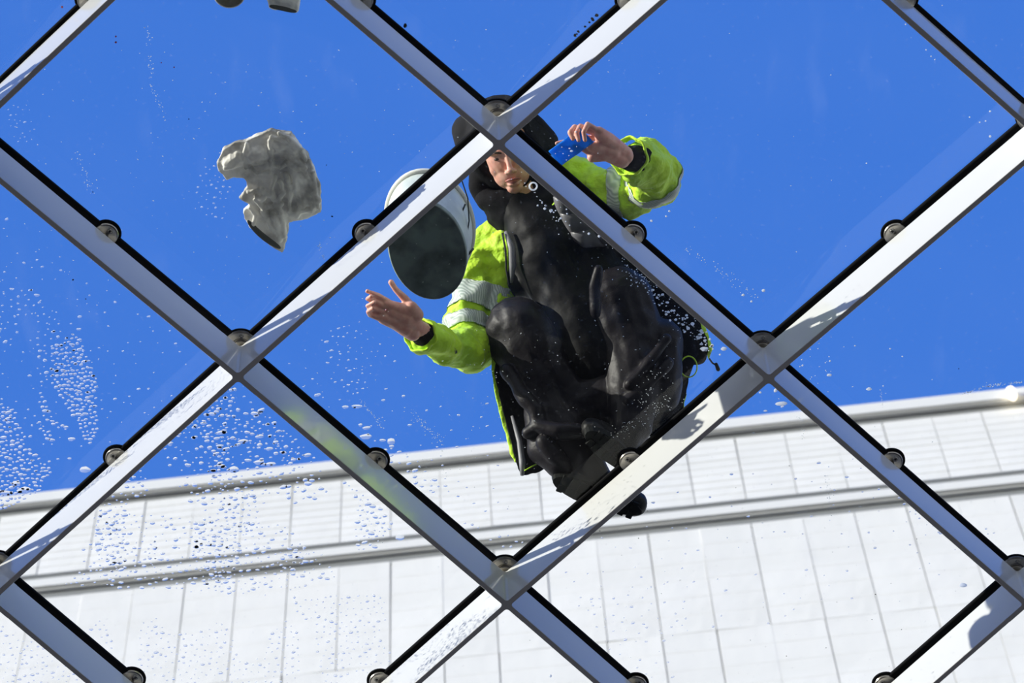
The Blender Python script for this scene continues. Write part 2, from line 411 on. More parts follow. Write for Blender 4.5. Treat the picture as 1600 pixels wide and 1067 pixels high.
z_p0 = wp(800, 722)[1]; z_gA = wp(800, 819)[1]; z_gB = wp(800, 830)[1]; z_gC = wp(800, 846)[1]; z_gD = wp(800, 857)[1]
print('wall', zt, z_p0, z_gA, z_gD, 'len', (b_-a_).length)
bld = root('building', (a_+b_)/2*1.0, 'white sheet-clad building rising beyond the glass roof', 'building')
s_lo, s_hi = wp(-620, 900)[0], wp(2250, 900)[0]
def wbox(name, s0, s1, z0, z1, o0, o1, m_, bevel=0, parent=bld):
    bm = bmesh.new(); c = wpt((s0+s1)/2, (z0+z1)/2, (o0+o1)/2)
    box(bm, c, WU, WN, (0, 0, 1), (s1-s0)/2, abs(o1-o0)/2, (z1-z0)/2)
    if bevel: bmesh.ops.bevel(bm, geom=list(bm.edges), offset=bevel, segments=3, affect='EDGES')
    return finish(name, bm, m_, parent)
Z_BASE = -1.0
wbox('core_wall', s_lo-.3, s_hi+.3, Z_BASE, zt-.10, -.6, -.052, M['wall'])
wbox('flashing_strip', s_lo-.3, s_hi+.3, z_gB-.01, z_gA, -.05, -.02, M['gap'])  # even grey strips set back beside the rail and below the coping
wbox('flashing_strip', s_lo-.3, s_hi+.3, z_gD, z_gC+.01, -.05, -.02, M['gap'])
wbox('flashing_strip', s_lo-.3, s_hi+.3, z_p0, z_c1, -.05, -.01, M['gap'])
wbox('coping', s_lo-.3, s_hi+.3, z_c1, zt, -.62, .07, M['coping'], .02)
# half-round ledge rail with a recess above and below
wbox('ledge_rail', s_lo-.3, s_hi+.3, z_gC, z_gB, -.05, .05, M['coping'], .03)
PW = (wp(757, 770)[0]-wp(679, 770)[0])
def panel(s0, s1, z0, z1, ribs, rk=1):
    """sheet with lapped horizontal ribs and turned edges"""
    bm = bmesh.new(); n = ribs; dz = (z1-z0)/n; prof = []
    for q in range(n):
        prof.append((z0+q*dz, (.0035+random.uniform(0, .002))*rk)); prof.append((z0+(q+1)*dz-.010, .0))
    prof.append((z1, 0.0)); L0 = []; L1 = []; gap = .0045; lean = random.uniform(-.004, .004); sk = random.uniform(-.008, .008)
    for z_, o in prof:
        f_ = (z_-z0)/(z1-z0)
        L0.append(bm.verts.new(wpt(s0+gap+sk*f_, z_, o-lean))); L1.append(bm.verts.new(wpt(s1-gap+sk*f_, z_, o+lean)))
    for q in range(len(prof)-1): bm.faces.new((L0[q], L1[q], L1[q+1], L0[q+1]))
    B = [bm.verts.new(wpt(s0+gap, z0, -.05)), bm.verts.new(wpt(s1-gap, z0, -.05)), bm.verts.new(wpt(s1-gap, z1, -.05)), bm.verts.new(wpt(s0+gap, z1, -.05))]
    bm.faces.new((B[0], B[1], L1[0], L0[0])); bm.faces.new((L0[-1], L1[-1], B[2], B[3]))
    bm.faces.new([B[0]]+L0+[B[3]]); bm.faces.new(([B[1]]+L1+[B[2]])[::-1]); bm.faces.new(B)
    return finish('wall_panel', bm, M['wall'], bld)
s = s_lo
while s < s_hi:
    panel(s, s+PW, z_gA, z_p0, 9)
    z1 = z_gD; 
    for rn in range(3):
        z0 = z1-1.95
        panel(s, s+PW, z0+.002, z1, 6, .45); z1 = z0
    s += PW
wbox('wall_base', s_lo, s_hi, Z_BASE, z1-.01, -.12, 0, M['wall'])

ls, lz = wp(1580, 613, .12); lp = wpt(ls, lz, .12)  # glowing globe and housing stand in for a warm bright spot
spot = root('wall_lamp', wpt(ls, lz, .07), 'small warm glowing lamp on the building edge at the far right', 'lamp')
M['glow'] = bpy.data.materials.new('lamp_glow'); M['glow'].use_nodes = True; b = M['glow'].node_tree.nodes['Principled BSDF']
b.inputs['Emission Color'].default_value = (1, .80, .52, 1); b.inputs['Emission Strength'].default_value = 3.0
bm = bmesh.new(); box(bm, wpt(ls, lz+.01, .085), WU, WN, (0, 0, 1), .035, .02, .06); finish('lamp_housing', bm, M['coping'], spot)
bm = bmesh.new(); lathe(bm, [(0, -.15), (.03, -.14), (.048, -.09), (.052, -.02), (.045, .06), (.025, .085), (0, .09)], lp, 20); finish('lamp_globe', bm, M['glow'], spot, True)

# ------------------------------------------------------------------ the window cleaner
camr = RW @ Vector((1, 0, 0)); camu = RW @ Vector((0, 1, 0)); camf = RW @ Vector((0, 0, -1))
fold_a = clouds('folds_large', .20, 1); fold_c = clouds('folds_mid', .09, 1); fold_b = clouds('folds_small', .035, 2)
person = root('person', (P(940, 700, GT).x, P(940, 700, GT).y, GT), 'person in a yellow jacket and dark hood crouching on the glass, holding a blue card', 'person')
# head frame
HC = P(792, 240, .90)
HSC = 1.13
toC = (CAM-HC).normalized()
th = math.radians(14)
HU = (camu*math.cos(th)-camr*math.sin(th)); HU = (HU-toC*HU.dot(toC)).normalized(); HR = HU.cross(toC)*-1
# turn the face a little towards the raised hand
HF = (toC*.975+HR*.02-HU*.16).normalized(); HU = (HU-HF*HU.dot(HF)).normalized(); HR = -HU.cross(HF)
if HR.dot(camr) < 0: HR = -HR
def Hd(r, u, f): return HC+(HR*r+HU*u+HF*f)*HSC
HM = Matrix((HR, HU, HF)).transposed()
def ell(bm, r, u, f, a, b_, c, seg=20):
    m = Matrix.Translation(Hd(r, u, f)) @ (HM @ Matrix.Diagonal((a*HSC, b_*HSC, c*HSC))).to_4x4()
    bmesh.ops.create_uvsphere(bm, u_segments=seg, v_segments=seg-6, radius=1, matrix=m)
def face_shapes(bm):
    ell(bm, 0, .035, -.025, .076, .085, .098)         # skull
    ell(bm, 0, .0, .022, .067, .085, .066)            # face mass
    ell(bm, 0, -.055, .022, .058, .055, .060)         # jaw
    ell(bm, 0, -.098, .055, .026, .020, .022)         # chin
    for s_ in (-1, 1):
        ell(bm, s_*.034, -.030, .038, .030, .034, .026)   # cheeks
        ell(bm, s_*.030, .022, .070, .026, .009, .014)    # brow ridge
        ell(bm, s_*.012, -.042, .092, .0085, .008, .010)  # nostril wings
        ell(bm, s_*.078, -.005, -.01, .010, .032, .020)   # ears
    ell(bm, 0, -.036, .104, .0125, .011, .015)        # nose tip
    ell(bm, 0, -.083, .074, .020, .010, .014)
def nose(): return [[(Hd(0, .018, .080), .008), (Hd(0, -.010, .093), .0085), (Hd(0, -.034, .104), .011)]]
# right hand (left in the photograph), palm down towards the glass
def wp3(px, py, z): return P(px, py, z)
RH = dict(
    wrist=W(650, 512, .19, .030),
    palm=[(W(648, 508, .185, .030), W(634, 498, .165, .032), W(614, 487, .155, .026)),
          (W(640, 488, .17, .026), W(622, 482, .155, .021), W(603, 474, .150, .015)),
          (W(634, 514, .16, .026), W(612, 500, .145, .021), W(594, 495, .140, .015)),
          (W(650, 492, .175, .026), W(642, 480, .165, .022)),
          (W(645, 521, .17, .026), W(618, 508, .150, .017), W(597, 500, .14, .013))],
    fingers=[[W(606, 471, .152, .0105), W(590, 462, .150, .0105), W(577, 456, .140, .0070), W(574, 455, .125, .0074)],
             [W(601, 478, .146, .0105), W(584, 470, .140, .0105), W(574, 467, .122, .0070), W(580, 463, .108, .0074)],
             [W(597, 487, .142, .0105), W(580, 481, .132, .0105), W(574, 478, .112, .0070), W(585, 472, .100, .0074)],
             [W(592, 497, .138, .0102), W(578, 492, .126, .0084), W(575, 487, .108, .0074), W(583, 482, .096, .0070)]],
    thumb=[W(646, 484, .178, .018), W(632, 466, .185, .0135), W(618, 452, .190, .0100), W(611, 441, .195, .0100)])
LH = dict(
    palm=[(W(980, 245, .50, .030), W(958, 228, .475, .031), W(940, 214, .455, .024)),
          (W(975, 240, .49, .028), W(952, 217, .470, .021), W(936, 204, .455, .0145)),
          (W(972, 250, .48, .028), W(948, 240, .455, .026), W(925, 246, .440, .017)),
          (W(958, 238, .465, .028), W(934, 232, .445, .022), W(922, 228, .44, .015))],
    fingers=[[W(936, 205, .455, .0102), W(918, 194, .440, .0092), W(912, 206, .415, .0084), W(914, 219, .405, .0074)],
             [W(932, 206, .468, .0102), W(907, 197, .450, .0092), W(901, 207, .425, .0084), W(904, 219, .410, .0074)],
             [W(930, 208, .480, .0102), W(898, 198, .462, .0092), W(891, 207, .438, .0100), W(895, 217, .422, .0074)],
             [W(930, 216, .488, .0100), W(903, 214, .475, .0100), W(886, 220, .460, .0074), W(870, 224, .445, .0070)]],
    thumb=[W(940, 240, .455, .018), W(922, 238, .450, .0130), W(908, 230, .445, .0110), W(896, 226, .440, .0070)])
chains = []
for H_ in (RH, LH):
    chains += [list(c) for c in H_['palm']]+H_['fingers']+[H_['thumb']]
chains += nose()
chains += [[W(650, 512, .19, .030), W(690, 535, .34, .038), W(738, 545, .5, .045), W(768, 395, .84, .05), W(850, 370, .86, .07)]]     # right arm
chains += [[W(978, 245, .49, .029), W(1012, 284, .73, .034), W(945, 302, .86, .036), W(900, 325, .90, .04), W(850, 370, .86, .07)]]
chains += [[(Hd(0, -.05, -.03), .055), W(815, 320, .88, .058), W(850, 370, .86, .09), W(880, 470, .72, .12), W(930, 620, .36, .12)]]
chains += [[W(930, 620, .36, .12), W(890, 640, .30, .085), W(812, 516, .49, .060), W(862, 640, .27, .05), W(928, 748, .11, .035)],
           [W(930, 620, .36, .12), W(990, 630, .30, .085), W(965, 470, .50, .060), W(994, 610, .26, .05), W(982, 685, .13, .035)]]
body = organic('body', chains, M['skin'], person, .0034, 2, (), face_shapes)
# eyes, brows, lips
for s_ in (-1, 1):
    bm = bmesh.new(); ell(bm, s_*.031, .003, .0745, .0105, .0052, .0085, 14); finish('eye', bm, M['eye'], person, True)
    bm = bmesh.new(); tube(bm, [Hd(s_*.014, .019, .084), Hd(s_*.030, .025, .083), Hd(s_*.048, .019, .070)], [.003, .0042, .0025], 8); finish('eyebrow', bm, M['brow'], person, True)
bm = bmesh.new(); tube(bm, [Hd(-.024, -.070, .077), Hd(-.010, -.0665, .087), Hd(0, -.068, .0885), Hd(.010, -.0665, .087), Hd(.024, -.071, .077)], [.002, .0042, .0042, .0042, .002], 8)
finish('upper_lip', bm, M['lip'], person, True)
bm = bmesh.new(); tube(bm, [Hd(-.020, -.0735, .078), Hd(0, -.0775, .088), Hd(.020, -.0745, .078)], [.002, .0052, .002], 8)
finish('lower_lip', bm, M['lip'], person, True)

# hood round the face, high collar
ring = [(Hd(.093*math.cos(t_), .014+.110*math.sin(t_), .010-.020*abs(math.cos(t_))), .028 if math.sin(t_) > -.5 else .024) for t_ in [2*PI*q/20 for q in range(21)]]
def hood_back(bm):
    ell(bm, 0, .045, -.070, .128, .130, .085)
organic('hood', [ring, [(Hd(-.09, .03, -.05), .060), (Hd(-.05, .10, -.05), .060), (Hd(.05, .11, -.05), .060), (Hd(.09, .04, -.05), .065), (Hd(.120, .0, -.06), .055)],
                 [(Hd(.10, .05, -.05), .05), (Hd(.135, -.025, -.04), .030)],
                 [(Hd(-.10, .09, -.07), .055), (Hd(-.105, .03, -.07), .05), (Hd(-.085, -.04, -.05), .045), W(748, 292, .90, .04), W(765, 312, .88, .045)]],
        M['hood'], person, .007, 3, ((fold_a, .03),), hood_back)
organic('collar', [[W(752, 296, .90, .030), W(764, 315, .86, .040), W(790, 325, .83, .044), W(825, 322, .83, .044), W(850, 305, .86, .04)],
                   [W(764, 318, .88, .03), W(778, 338, .83, .036), W(812, 345, .81, .036), W(845, 330, .83, .04)],
                   [W(800, 330, .86, .09)], [W(824, 303, .91, .036), W(842, 290, .93, .042), W(856, 275, .93, .045)]], M['hood'], person, .006, 2, ((fold_a, .03), (fold_c, .02)))
organic('hoodie', [[W(810, 330, .84, .075), W(835, 360, .78, .105), W(860, 410, .70, .125), W(890, 470, .60, .14), W(925, 560, .45, .16)],
                   [W(900, 340, .82, .085), W(915, 400, .72, .11), W(945, 470, .60, .13)],
                   [W(940, 370, .80, .09), W(985, 430, .70, .10)], [W(812, 380, .80, .055), W(815, 440, .70, .065)]], M['hoodie'], person, .010, 4, ((fold_a, .05), (fold_c, .02)))
# quilted vest front under the open jacket: padded cells
vest = []
bm = bmesh.new()
vc = [[(866, 308), (905, 312), (935, 316)], [(876, 333), (912, 330), (945, 332)], [(893, 362), (926, 356), (958, 352)], [(912, 392), (944, 382), (972, 374)]]
for r_ in range(3):
    for c_ in range(2):
        q = [vc[r_][c_], vc[r_][c_+1], vc[r_+1][c_+1], vc[r_+1][c_]]
        cn = (sum(a[0] for a in q)/4, sum(a[1] for a in q)/4)
        n = 6; grid = []
        for i in range(n+1):
            row = []
            for j in range(n+1):
                u_, v_ = i/n, j/n
                x_ = (q[0][0]*(1-u_)+q[1][0]*u_)*(1-v_)+(q[3][0]*(1-u_)+q[2][0]*u_)*v_
                y_ = (q[0][1]*(1-u_)+q[1][1]*u_)*(1-v_)+(q[3][1]*(1-u_)+q[2][1]*u_)*v_
                puff = (max(0, 16*u_*(1-u_)*v_*(1-v_)))**.4
                row.append(bm.verts.new(P(x_, y_, .67-.022*puff)))
            grid.append(row)
        for i in range(n):
            for j in range(n): bm.faces.new((grid[i][j], grid[i+1][j], grid[i+1][j+1], grid[i][j+1]))
o = finish('vest_quilting', bm, M['vest'], person, True); m = o.modifiers.new('thick', 'SOLIDIFY'); m.thickness = .02; m.offset = 0

# trousers, one surface, then boots
organic('trousers', [[W(930, 630, .34, .13), W(890, 640, .31, .12), W(850, 570, .42, .125), W(812, 514, .50, .118)],
                     [W(812, 516, .50, .118), W(832, 570, .40, .100), W(862, 640, .27, .088), W(895, 705, .16, .078), W(928, 745, .10, .058)],
                     [W(930, 630, .34, .13), W(1000, 620, .31, .12), W(985, 540, .42, .125), W(965, 466, .52, .112)],
                     [W(965, 466, .52, .112), W(982, 540, .40, .105), W(994, 610, .26, .092), W(990, 665, .16, .075), W(978, 690, .12, .055)],
                     [W(840, 640, .25, .045), W(852, 700, .15, .05), W(872, 728, .10, .045)],
                     [W(1030, 540, .42, .09), W(1025, 620, .28, .08)],
                     [W(792, 580, .32, .024), W(812, 612, .245, .024), W(838, 640, .19, .028), W(842, 664, .16, .026), W(826, 676, .15, .018)],
                     [W(842, 664, .15, .022), W(872, 672, .115, .024), W(905, 672, .12, .020)], [W(850, 690, .11, .020), W(866, 712, .085, .022), W(884, 730, .07, .018)],
                     [W(985, 600, .19, .018), W(1012, 570, .24, .020), W(1040, 530, .32, .018)], [W(982, 625, .16, .016), W(1015, 600, .20, .018), W(1045, 565, .27, .016)],
                     [W(935, 420, .42, .015), W(928, 450, .40, .016), W(932, 490, .36, .014)]],
        M['trousers'], person, .007, 3, ((fold_a, .045), (fold_c, .014)))
def boot(toe, ball, heel, ankle, up):
    """points are (px,py,z); up is the shaft top; returns a boot part with sole and laces"""
    T, B, Hh, Ak, U = P(*toe), P(*ball), P(*heel), P(*ankle), P(*up)
    ax0 = (T-Hh).normalized()
    b_ = organic('boot', [[(T, .036), (B, .046), (Hh, .040)], [(T+Vector((0, 0, .02)), .034), (Ak, .052), (Hh+Vector((0, 0, .03)), .042)], [(Ak, .052), (U, .056)], [(Hh+ax0*-.012, .046), (Hh+ax0*.03, .046)]], M['boot'], person, .006, 3, ((fold_b, .008),))
    ax = (T-Hh).normalized(); sd_ = ax.cross(Vector((0, 0, 1))).normalized(); dn = sd_.cross(ax).normalized()
    if dn.z > 0: dn = -dn
    L_ = (T-Hh).length
    out_ = []
    for q in range(28):
        t_ = 2*PI*q/28; x_ = math.cos(t_); y_ = math.sin(t_)
        wd = .046 if x_ > .1 else .036+.01*max(0, (x_+1)/1.1)
        wd *= 1-.12*math.exp(-((x_+.1)/.25)**2)
        out_.append(Hh+ax*(L_*(.5+.5*x_)+.036*x_)+sd_*y_*wd)
    bm = bmesh.new(); dn_o = .034
    lo = [bm.verts.new(p+dn*(dn_o+.014)) for p in out_]; hi = [bm.verts.new(p+dn*(dn_o-.014)) for p in out_]
    bm.faces.new(lo[::-1]); bm.faces.new(hi)
    for q in range(28): bm.faces.new((lo[q], lo[(q+1) % 28], hi[(q+1) % 28], hi[q]))
    so_ = finish('sole', bm, M['sole'], b_)
    bm = bmesh.new()
    for q in range(9):                             # tread lugs
        for s_ in (-1, 1):
            c_ = Hh+ax*(L_*(q/8))+dn*(dn_o+.016)+sd_*.02*s_; box(bm, c_, ax, sd_, dn, L_/26, .013, .004)
    finish('tread', bm, M['sole'], b_)
    bm = bmesh.new()
    for q in range(4):
        c_ = T.lerp(Ak, .35+.2*q)-dn*.040
        tube(bm, [c_-sd_*.024, c_-dn*.008, c_+sd_*.024], .0035, 6)
    finish('laces', bm, M['zip'], b_)
boot((878, 744, .074), (905, 755, .074), (986, 785, .076), (945, 762, .13), (925, 740, .19))
boot((925, 672, .074), (940, 690, .074), (992, 724, .10), (985, 700, .15), (988, 680, .21))

# hi-vis jacket: sleeves and shoulders, back, tails
jk = organic('jacket', [
    [W(795, 350, .88, .06), W(770, 385, .84, .070), W(744, 435, .74, .084), W(733, 490, .62, .076), W(735, 543, .50, .076)],
    [W(737, 540, .50, .076), W(708, 541, .40, .070), W(682, 535, .31, .062), W(664, 528, .26, .057)],
    [W(790, 372, .82, .06), W(782, 430, .74, .065), W(775, 490, .62, .055)],
    [W(880, 262, .93, .05), W(905, 290, .92, .070), W(950, 300, .84, .072), W(1000, 300, .78, .080), W(1024, 283, .72, .082)],
    [W(1024, 280, .72, .082), W(1012, 256, .66, .078), W(1000, 250, .60, .068), W(990, 248, .57, .064)],
    [W(905, 290, .92, .07), W(935, 340, .86, .07)],
    [W(870, 370, 1.0, .13), W(900, 480, .85, .16), W(935, 580, .60, .17)]],
    M['hivis'], person, .008, 2, ((fold_a, .05), (fold_c, .045), (fold_b, .014)))
def tubepart(name, pts, rad, m_, par, seg=20, disp=0):
    bm = bmesh.new(); tube(bm, pts, rad, seg); return finish(name, bm, m_, par, True)
def band(name, c0, c1, r, m_, par, thick=.004):
    """open ring of cloth tape round a limb"""
    c0, c1 = Vector(c0), Vector(c1); t_ = (c1-c0).normalized(); a = t_.orthogonal().normalized(); b = t_.cross(a); bm = bmesh.new(); R = []
    n = 72
    for c_ in [c0.lerp(c1, q/10) for q in range(11)]:
        R.append([bm.verts.new(c_+(a*math.cos(2*PI*k/n)+b*math.sin(2*PI*k/n))*(r+.0025*math.sin(5*2*PI*k/n))) for k in range(n)])
    for A_, B_ in zip(R, R[1:]):
        for k in range(n): bm.faces.new((A_[k], A_[(k+1) % n], B_[(k+1) % n], B_[k]))
    o = finish(name, bm, m_, par, True); m = o.modifiers.new('thick', 'SOLIDIFY'); m.thickness = thick; m.offset = 0
    sw = o.modifiers.new('wrap', 'SHRINKWRAP'); sw.target = jk; sw.offset = .004; sw.wrap_method = 'NEAREST_SURFACEPOINT'; sw.wrap_mode = 'ABOVE_SURFACE'
    return o
band('reflective_band', P(744, 455, .70), P(736, 492, .62), .090, M['reflect'], jk)
band('reflective_band', P(735, 512, .59), P(734, 530, .54), .088, M['reflect'], jk)
band('reflective_band', P(984, 300, .80), P(962, 300, .825), .076, M['reflect'], jk)
band('reflective_band', P(1031, 286, .735), P(1024, 277, .72), .083, M['reflect'], jk)
# cuffs: yellow lip, black knitted inner sleeve
def cuff(c, t_, r, black_pts, black_r):
    c = Vector(c); t_ = Vector(t_).normalized(); a = t_.orthogonal().normalized(); b = t_.cross(a); bm = bmesh.new(); n = 36; R = []
    for h, rr in ((-.03, r-.006), (-.012, r+.001), (0, r+.003), (.004, r), (0, r-.005), (-.02, r-.010)):
        R.append([bm.verts.new(c+t_*(h+.006*math.sin(3*2*PI*k/n))+(a*math.cos(2*PI*k/n)+b*math.sin(2*PI*k/n))*(rr+.003*math.sin(7*2*PI*k/n))) for k in range(n)])
    for A_, B_ in zip(R, R[1:]):
        for k in range(n): bm.faces.new((A_[k], A_[(k+1) % n], B_[(k+1) % n], B_[k]))
    finish('cuff', bm, M['hivis'], jk, True)
    organic('inner_cuff', [list(zip([Vector(p) for p in black_pts], black_r))], M['cloth_black'], person, .006, 1)
cuff(P(657, 524, .235), P(650, 516, .20)-P(682, 535, .31), .056, [P(653, 517, .213), P(668, 527, .26)], [.037, .046])
cuff(P(982, 244, .545), P(975, 242, .50)-P(1000, 250, .60), .066, [P(981, 247, .507), P(1000, 250, .585)], [.040, .055])

# coat tails: lined sheets hanging behind the legs
def sheet(name, rows, m_, par, thick=.010):
    """rows of (px,py,z): ruled grid subdivided into a hanging cloth"""
    bm = bmesh.new(); G = [[bm.verts.new(P(*p)) for p in r_] for r_ in rows]
    for A_, B_ in zip(G, G[1:]):
        for i in range(len(A_)-1): bm.faces.new((A_[i], A_[i+1], B_[i+1], B_[i]))
    bmesh.ops.recalc_face_normals(bm, faces=bm.faces)
    o = finish(name, bm, m_, par, True)
    m = o.modifiers.new('thick', 'SOLIDIFY'); m.thickness = thick; m.offset = 0
    m = o.modifiers.new('sub', 'SUBSURF'); m.levels = 3; m.render_levels = 3
    m = o.modifiers.new('folds', 'DISPLACE'); m.texture = fold_b; m.strength = .014; m.texture_coords = 'GLOBAL'
    return o
tl_ = [(766, 556, .42), (776, 610, .34), (789, 660, .26), (802, 705, .18), (809, 747, .10)]
tm_ = [(800, 560, .46), (812, 612, .38), (822, 662, .29), (832, 706, .21), (835, 742, .13)]
tr_ = [(850, 560, .50), (860, 620, .40), (868, 670, .31), (872, 705, .24), (868, 728, .17)]
sheet('coat_tail', [list(x_) for x_ in zip(tl_, tm_, tr_)], M['lining'], person)
rl_ = [(1000, 420, .70), (1010, 500, .58), (1020, 570, .44), (1015, 640, .32), (1000, 690, .22)]
rm_ = [(1060, 450, .66), (1075, 515, .54), (1062, 575, .42), (1050, 635, .30), (1035, 680, .20)]
rr2 = [(1088, 470, .64), (1104, 530, .52), (1080, 578, .42), (1070, 630, .30), (1060, 672, .20)]
sheet('coat_tail', [list(x_) for x_ in zip(rl_, rm_, rr2)], M['cloth_black'], person)
sheet('coat_corner', [[(1040, 500, .56), (1080, 505, .56), (1104, 515, .55)], [(1045, 540, .5), (1085, 545, .5), (1109, 550, .5)], [(1050, 575, .46), (1088, 572, .46), (1106, 566, .47)]], M['cloth_black'], person)
# yellow outer shell showing along the edges of the tails
def strip(name, A_, B_, m_, par):
    return sheet(name, [list(x_) for x_ in zip(A_, B_)], m_, par, .008)
strip('jacket_edge', [(763, 553, .435), (771, 612, .35), (784, 662, .27), (797, 706, .19), (804, 724, .15)], [(776, 556, .44), (783, 610, .355), (796, 660, .275), (807, 704, .195), (808, 724, .15)], M['hivis'], jk)
strip('jacket_edge', [(1085, 492, .60), (1104, 530, .54), (1102, 566, .48)], [(1098, 500, .60), (1114, 533, .54), (1112, 562, .48)], M['hivis'], jk)
strip('jacket_edge', [(1064, 600, .37), (1062, 640, .29), (1050, 672, .21)], [(1074, 600, .37), (1070, 640, .29), (1058, 676, .21)], M['hivis'], jk)
# chest panel edge with zip
tubepart('zip_tape', [P(790, 362, .71), P(800, 388, .66), P(801, 415, .63), P(799, 442, .60)], [.006, .013, .013, .004], M['zip'], person, 12)
tubepart('zip_teeth', [P(785, 364, .70), P(790, 392, .655), P(791, 420, .625), P(796, 446, .595)], .0035, M['grit'], person, 8)
tubepart('zip_tape', [P(800, 650, .275), P(812, 690, .205), P(816, 722, .14), P(816, 742, .095)], [.005, .010, .011, .007], M['zip'], person, 12)
tubepart('hem_stitching', [P(820, 735, .10), P(834, 727, .13), P(850, 719, .16)], .0022, M['hivis'], person, 6)
bm = bmesh.new(); ce = P(1076, 573, .40); pts = []
for q in range(28):
    t_ = 2*PI*q/28; pts.append(ce+camr*.029*math.cos(t_)+camu*.036*math.sin(t_)+camf*.006*math.sin(2*t_))
tube(bm, pts, .0024, 6, True); finish('cord_loop', bm, M['hivis'], person, True)
tubepart('cord', [P(1108, 560, .45), P(1113, 567, .44), P(1118, 570, .43)], .003, M['cloth_black'], person, 8)
organic('cord_toggle', [[(P(1119, 569, .43), .006), (P(1122, 577, .425), .0075)]], M['boot'], person, .002, 1)
# fading lettering on the hoodie
def text(name, s, px, py, z, size, rot, m_, par):
    cu = bpy.data.curves.new(name, 'FONT'); cu.body = s; cu.size = size; cu.extrude = .0008; cu.align_x = 'CENTER'
    tmp = bpy.data.objects.new(name, cu); COL.objects.link(tmp); dg = bpy.context.evaluated_depsgraph_get(); me = bpy.data.meshes.new_from_object(tmp.evaluated_get(dg)); bpy.data.objects.remove(tmp)
    me.materials.clear(); me.materials.append(m_); o = bpy.data.objects.new(name, me); COL.objects.link(o)
    place(o, par, P(px, py, z)); c_, s_ = math.cos(rot), math.sin(rot); r_ = camr*c_+camu*s_; u_ = camu*c_-camr*s_
    o.rotation_euler = Matrix((r_, u_, -camf)).transposed().to_euler(); return o

# ------------------------------------------------------------------ things on the glass
# blue card in the raised hand
card = bmesh.new()
q = [P(857, 236, .438), P(876, 259, .434), P(928, 222, .428), P(906, 199, .436)]
nrm = (q[1]-q[0]).cross(q[3]-q[0]).normalized(); n = 10; G = []
for i in range(n+1):
    row = []
    for j in range(n+1):
        a = q[0].lerp(q[3], i/n); b = q[1].lerp(q[2], i/n); p = a.lerp(b, j/n); row.append(card.verts.new(p+nrm*(.004*noise.noise(p*40))))
    G.append(row)
for i in range(n):
    for j in range(n): card.faces.new((G[i][j], G[i+1][j], G[i+1][j+1], G[i][j+1]))
o = finish('plastic_card', card, M['blue'], None, True); m = o.modifiers.new('thick', 'SOLIDIFY'); m.thickness = .003
tag(o, 'wet blue plastic scraper card pinched in the raised hand', 'scraper')

# oval pail standing on the glass
pc = P(668, 393, GT); pail = root('pail', pc, 'grey-green oval pail with a dark base, standing between hand and face', 'bucket')
th = math.radians(-12)
ux, uy = Vector((math.cos(th), math.sin(th), 0)), Vector((-math.sin(th), math.cos(th), 0))
def oval(bm, prof, seg=48):
    R = []
    for ra, rb, h, ox in prof:
        R.append([bm.verts.new(pc+ux*(ra*math.cos(2*PI*k/seg)+ox)+uy*(rb*math.sin(2*PI*k/seg))+Vector((0, 0, h))) for k in range(seg)])
    for A_, B_ in zip(R, R[1:]):
        for k in range(seg): bm.faces.new((A_[k], A_[(k+1) % seg], B_[(k+1) % seg], B_[k]))
    return R
RA, RB = .124, .177
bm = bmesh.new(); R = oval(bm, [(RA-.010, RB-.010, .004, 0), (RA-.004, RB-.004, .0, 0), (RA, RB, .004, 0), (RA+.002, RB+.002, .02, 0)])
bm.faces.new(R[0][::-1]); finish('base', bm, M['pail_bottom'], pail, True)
HP = .20
bm = bmesh.new(); oval(bm, [(RA+.001, RB+.001, .018, 0), (RA+.008, RB+.008, .10, .006), (RA+.014, RB+.014, HP, .010), (RA+.010, RB+.010, HP, .010), (RA-.004, RB-.004, .025, 0)])
finish('side_wall', bm, M['pail'], pail, True)
bm = bmesh.new(); oval(bm, [(RA+.015, RB+.015, HP-.012, .010), (RA+.023, RB+.023, HP-.010, .010), (RA+.024, RB+.024, HP+.004, .010), (RA+.012, RB+.012, HP+.006, .010), (RA+.010, RB+.010, HP-.012, .010), (RA+.015, RB+.015, HP-.012, .010)])
finish('rim', bm, M['pail_rim'], pail, True)
e1 = pc+ux*(RA+.026)+Vector((0, 0, HP-.03))
bm = bmesh.new(); hp = [pc+ux*(.01+(RA+.028)*math.cos(t_))+uy*(-.05+.215*math.sin(t_)+.02)+Vector((0, 0, HP-.04-.10*math.sin(t_))) for t_ in [(-.05+.62*q/14)*PI for q in range(15)]]
tube(bm, [P(722, 283, .20), P(731, 310, .16), P(733, 345, .12), P(727, 385, .09), P(719, 408, .07), P(706, 440, .06), P(690, 456, .06), P(675, 461, .06)], .0022, 8)
finish('handle', bm, M['wire'], pail, True)
bm = bmesh.new(); sphere(bm, P(727, 402, .075), .010, 10, 8); sphere(bm, P(724, 410, .072), .008, 10, 8); tube(bm, [P(740, 388, .09), P(733, 396, .08), P(722, 408, .07)], .004, 6)
finish('cord_knot', bm, M['wire'], pail, True)
bm = bmesh.new(); tube(bm, [P(727, 319, .15), P(724, 326, .14), P(720, 336, .13)], .003, 6); finish('handle_hook', bm, M['wire'], pail, True)

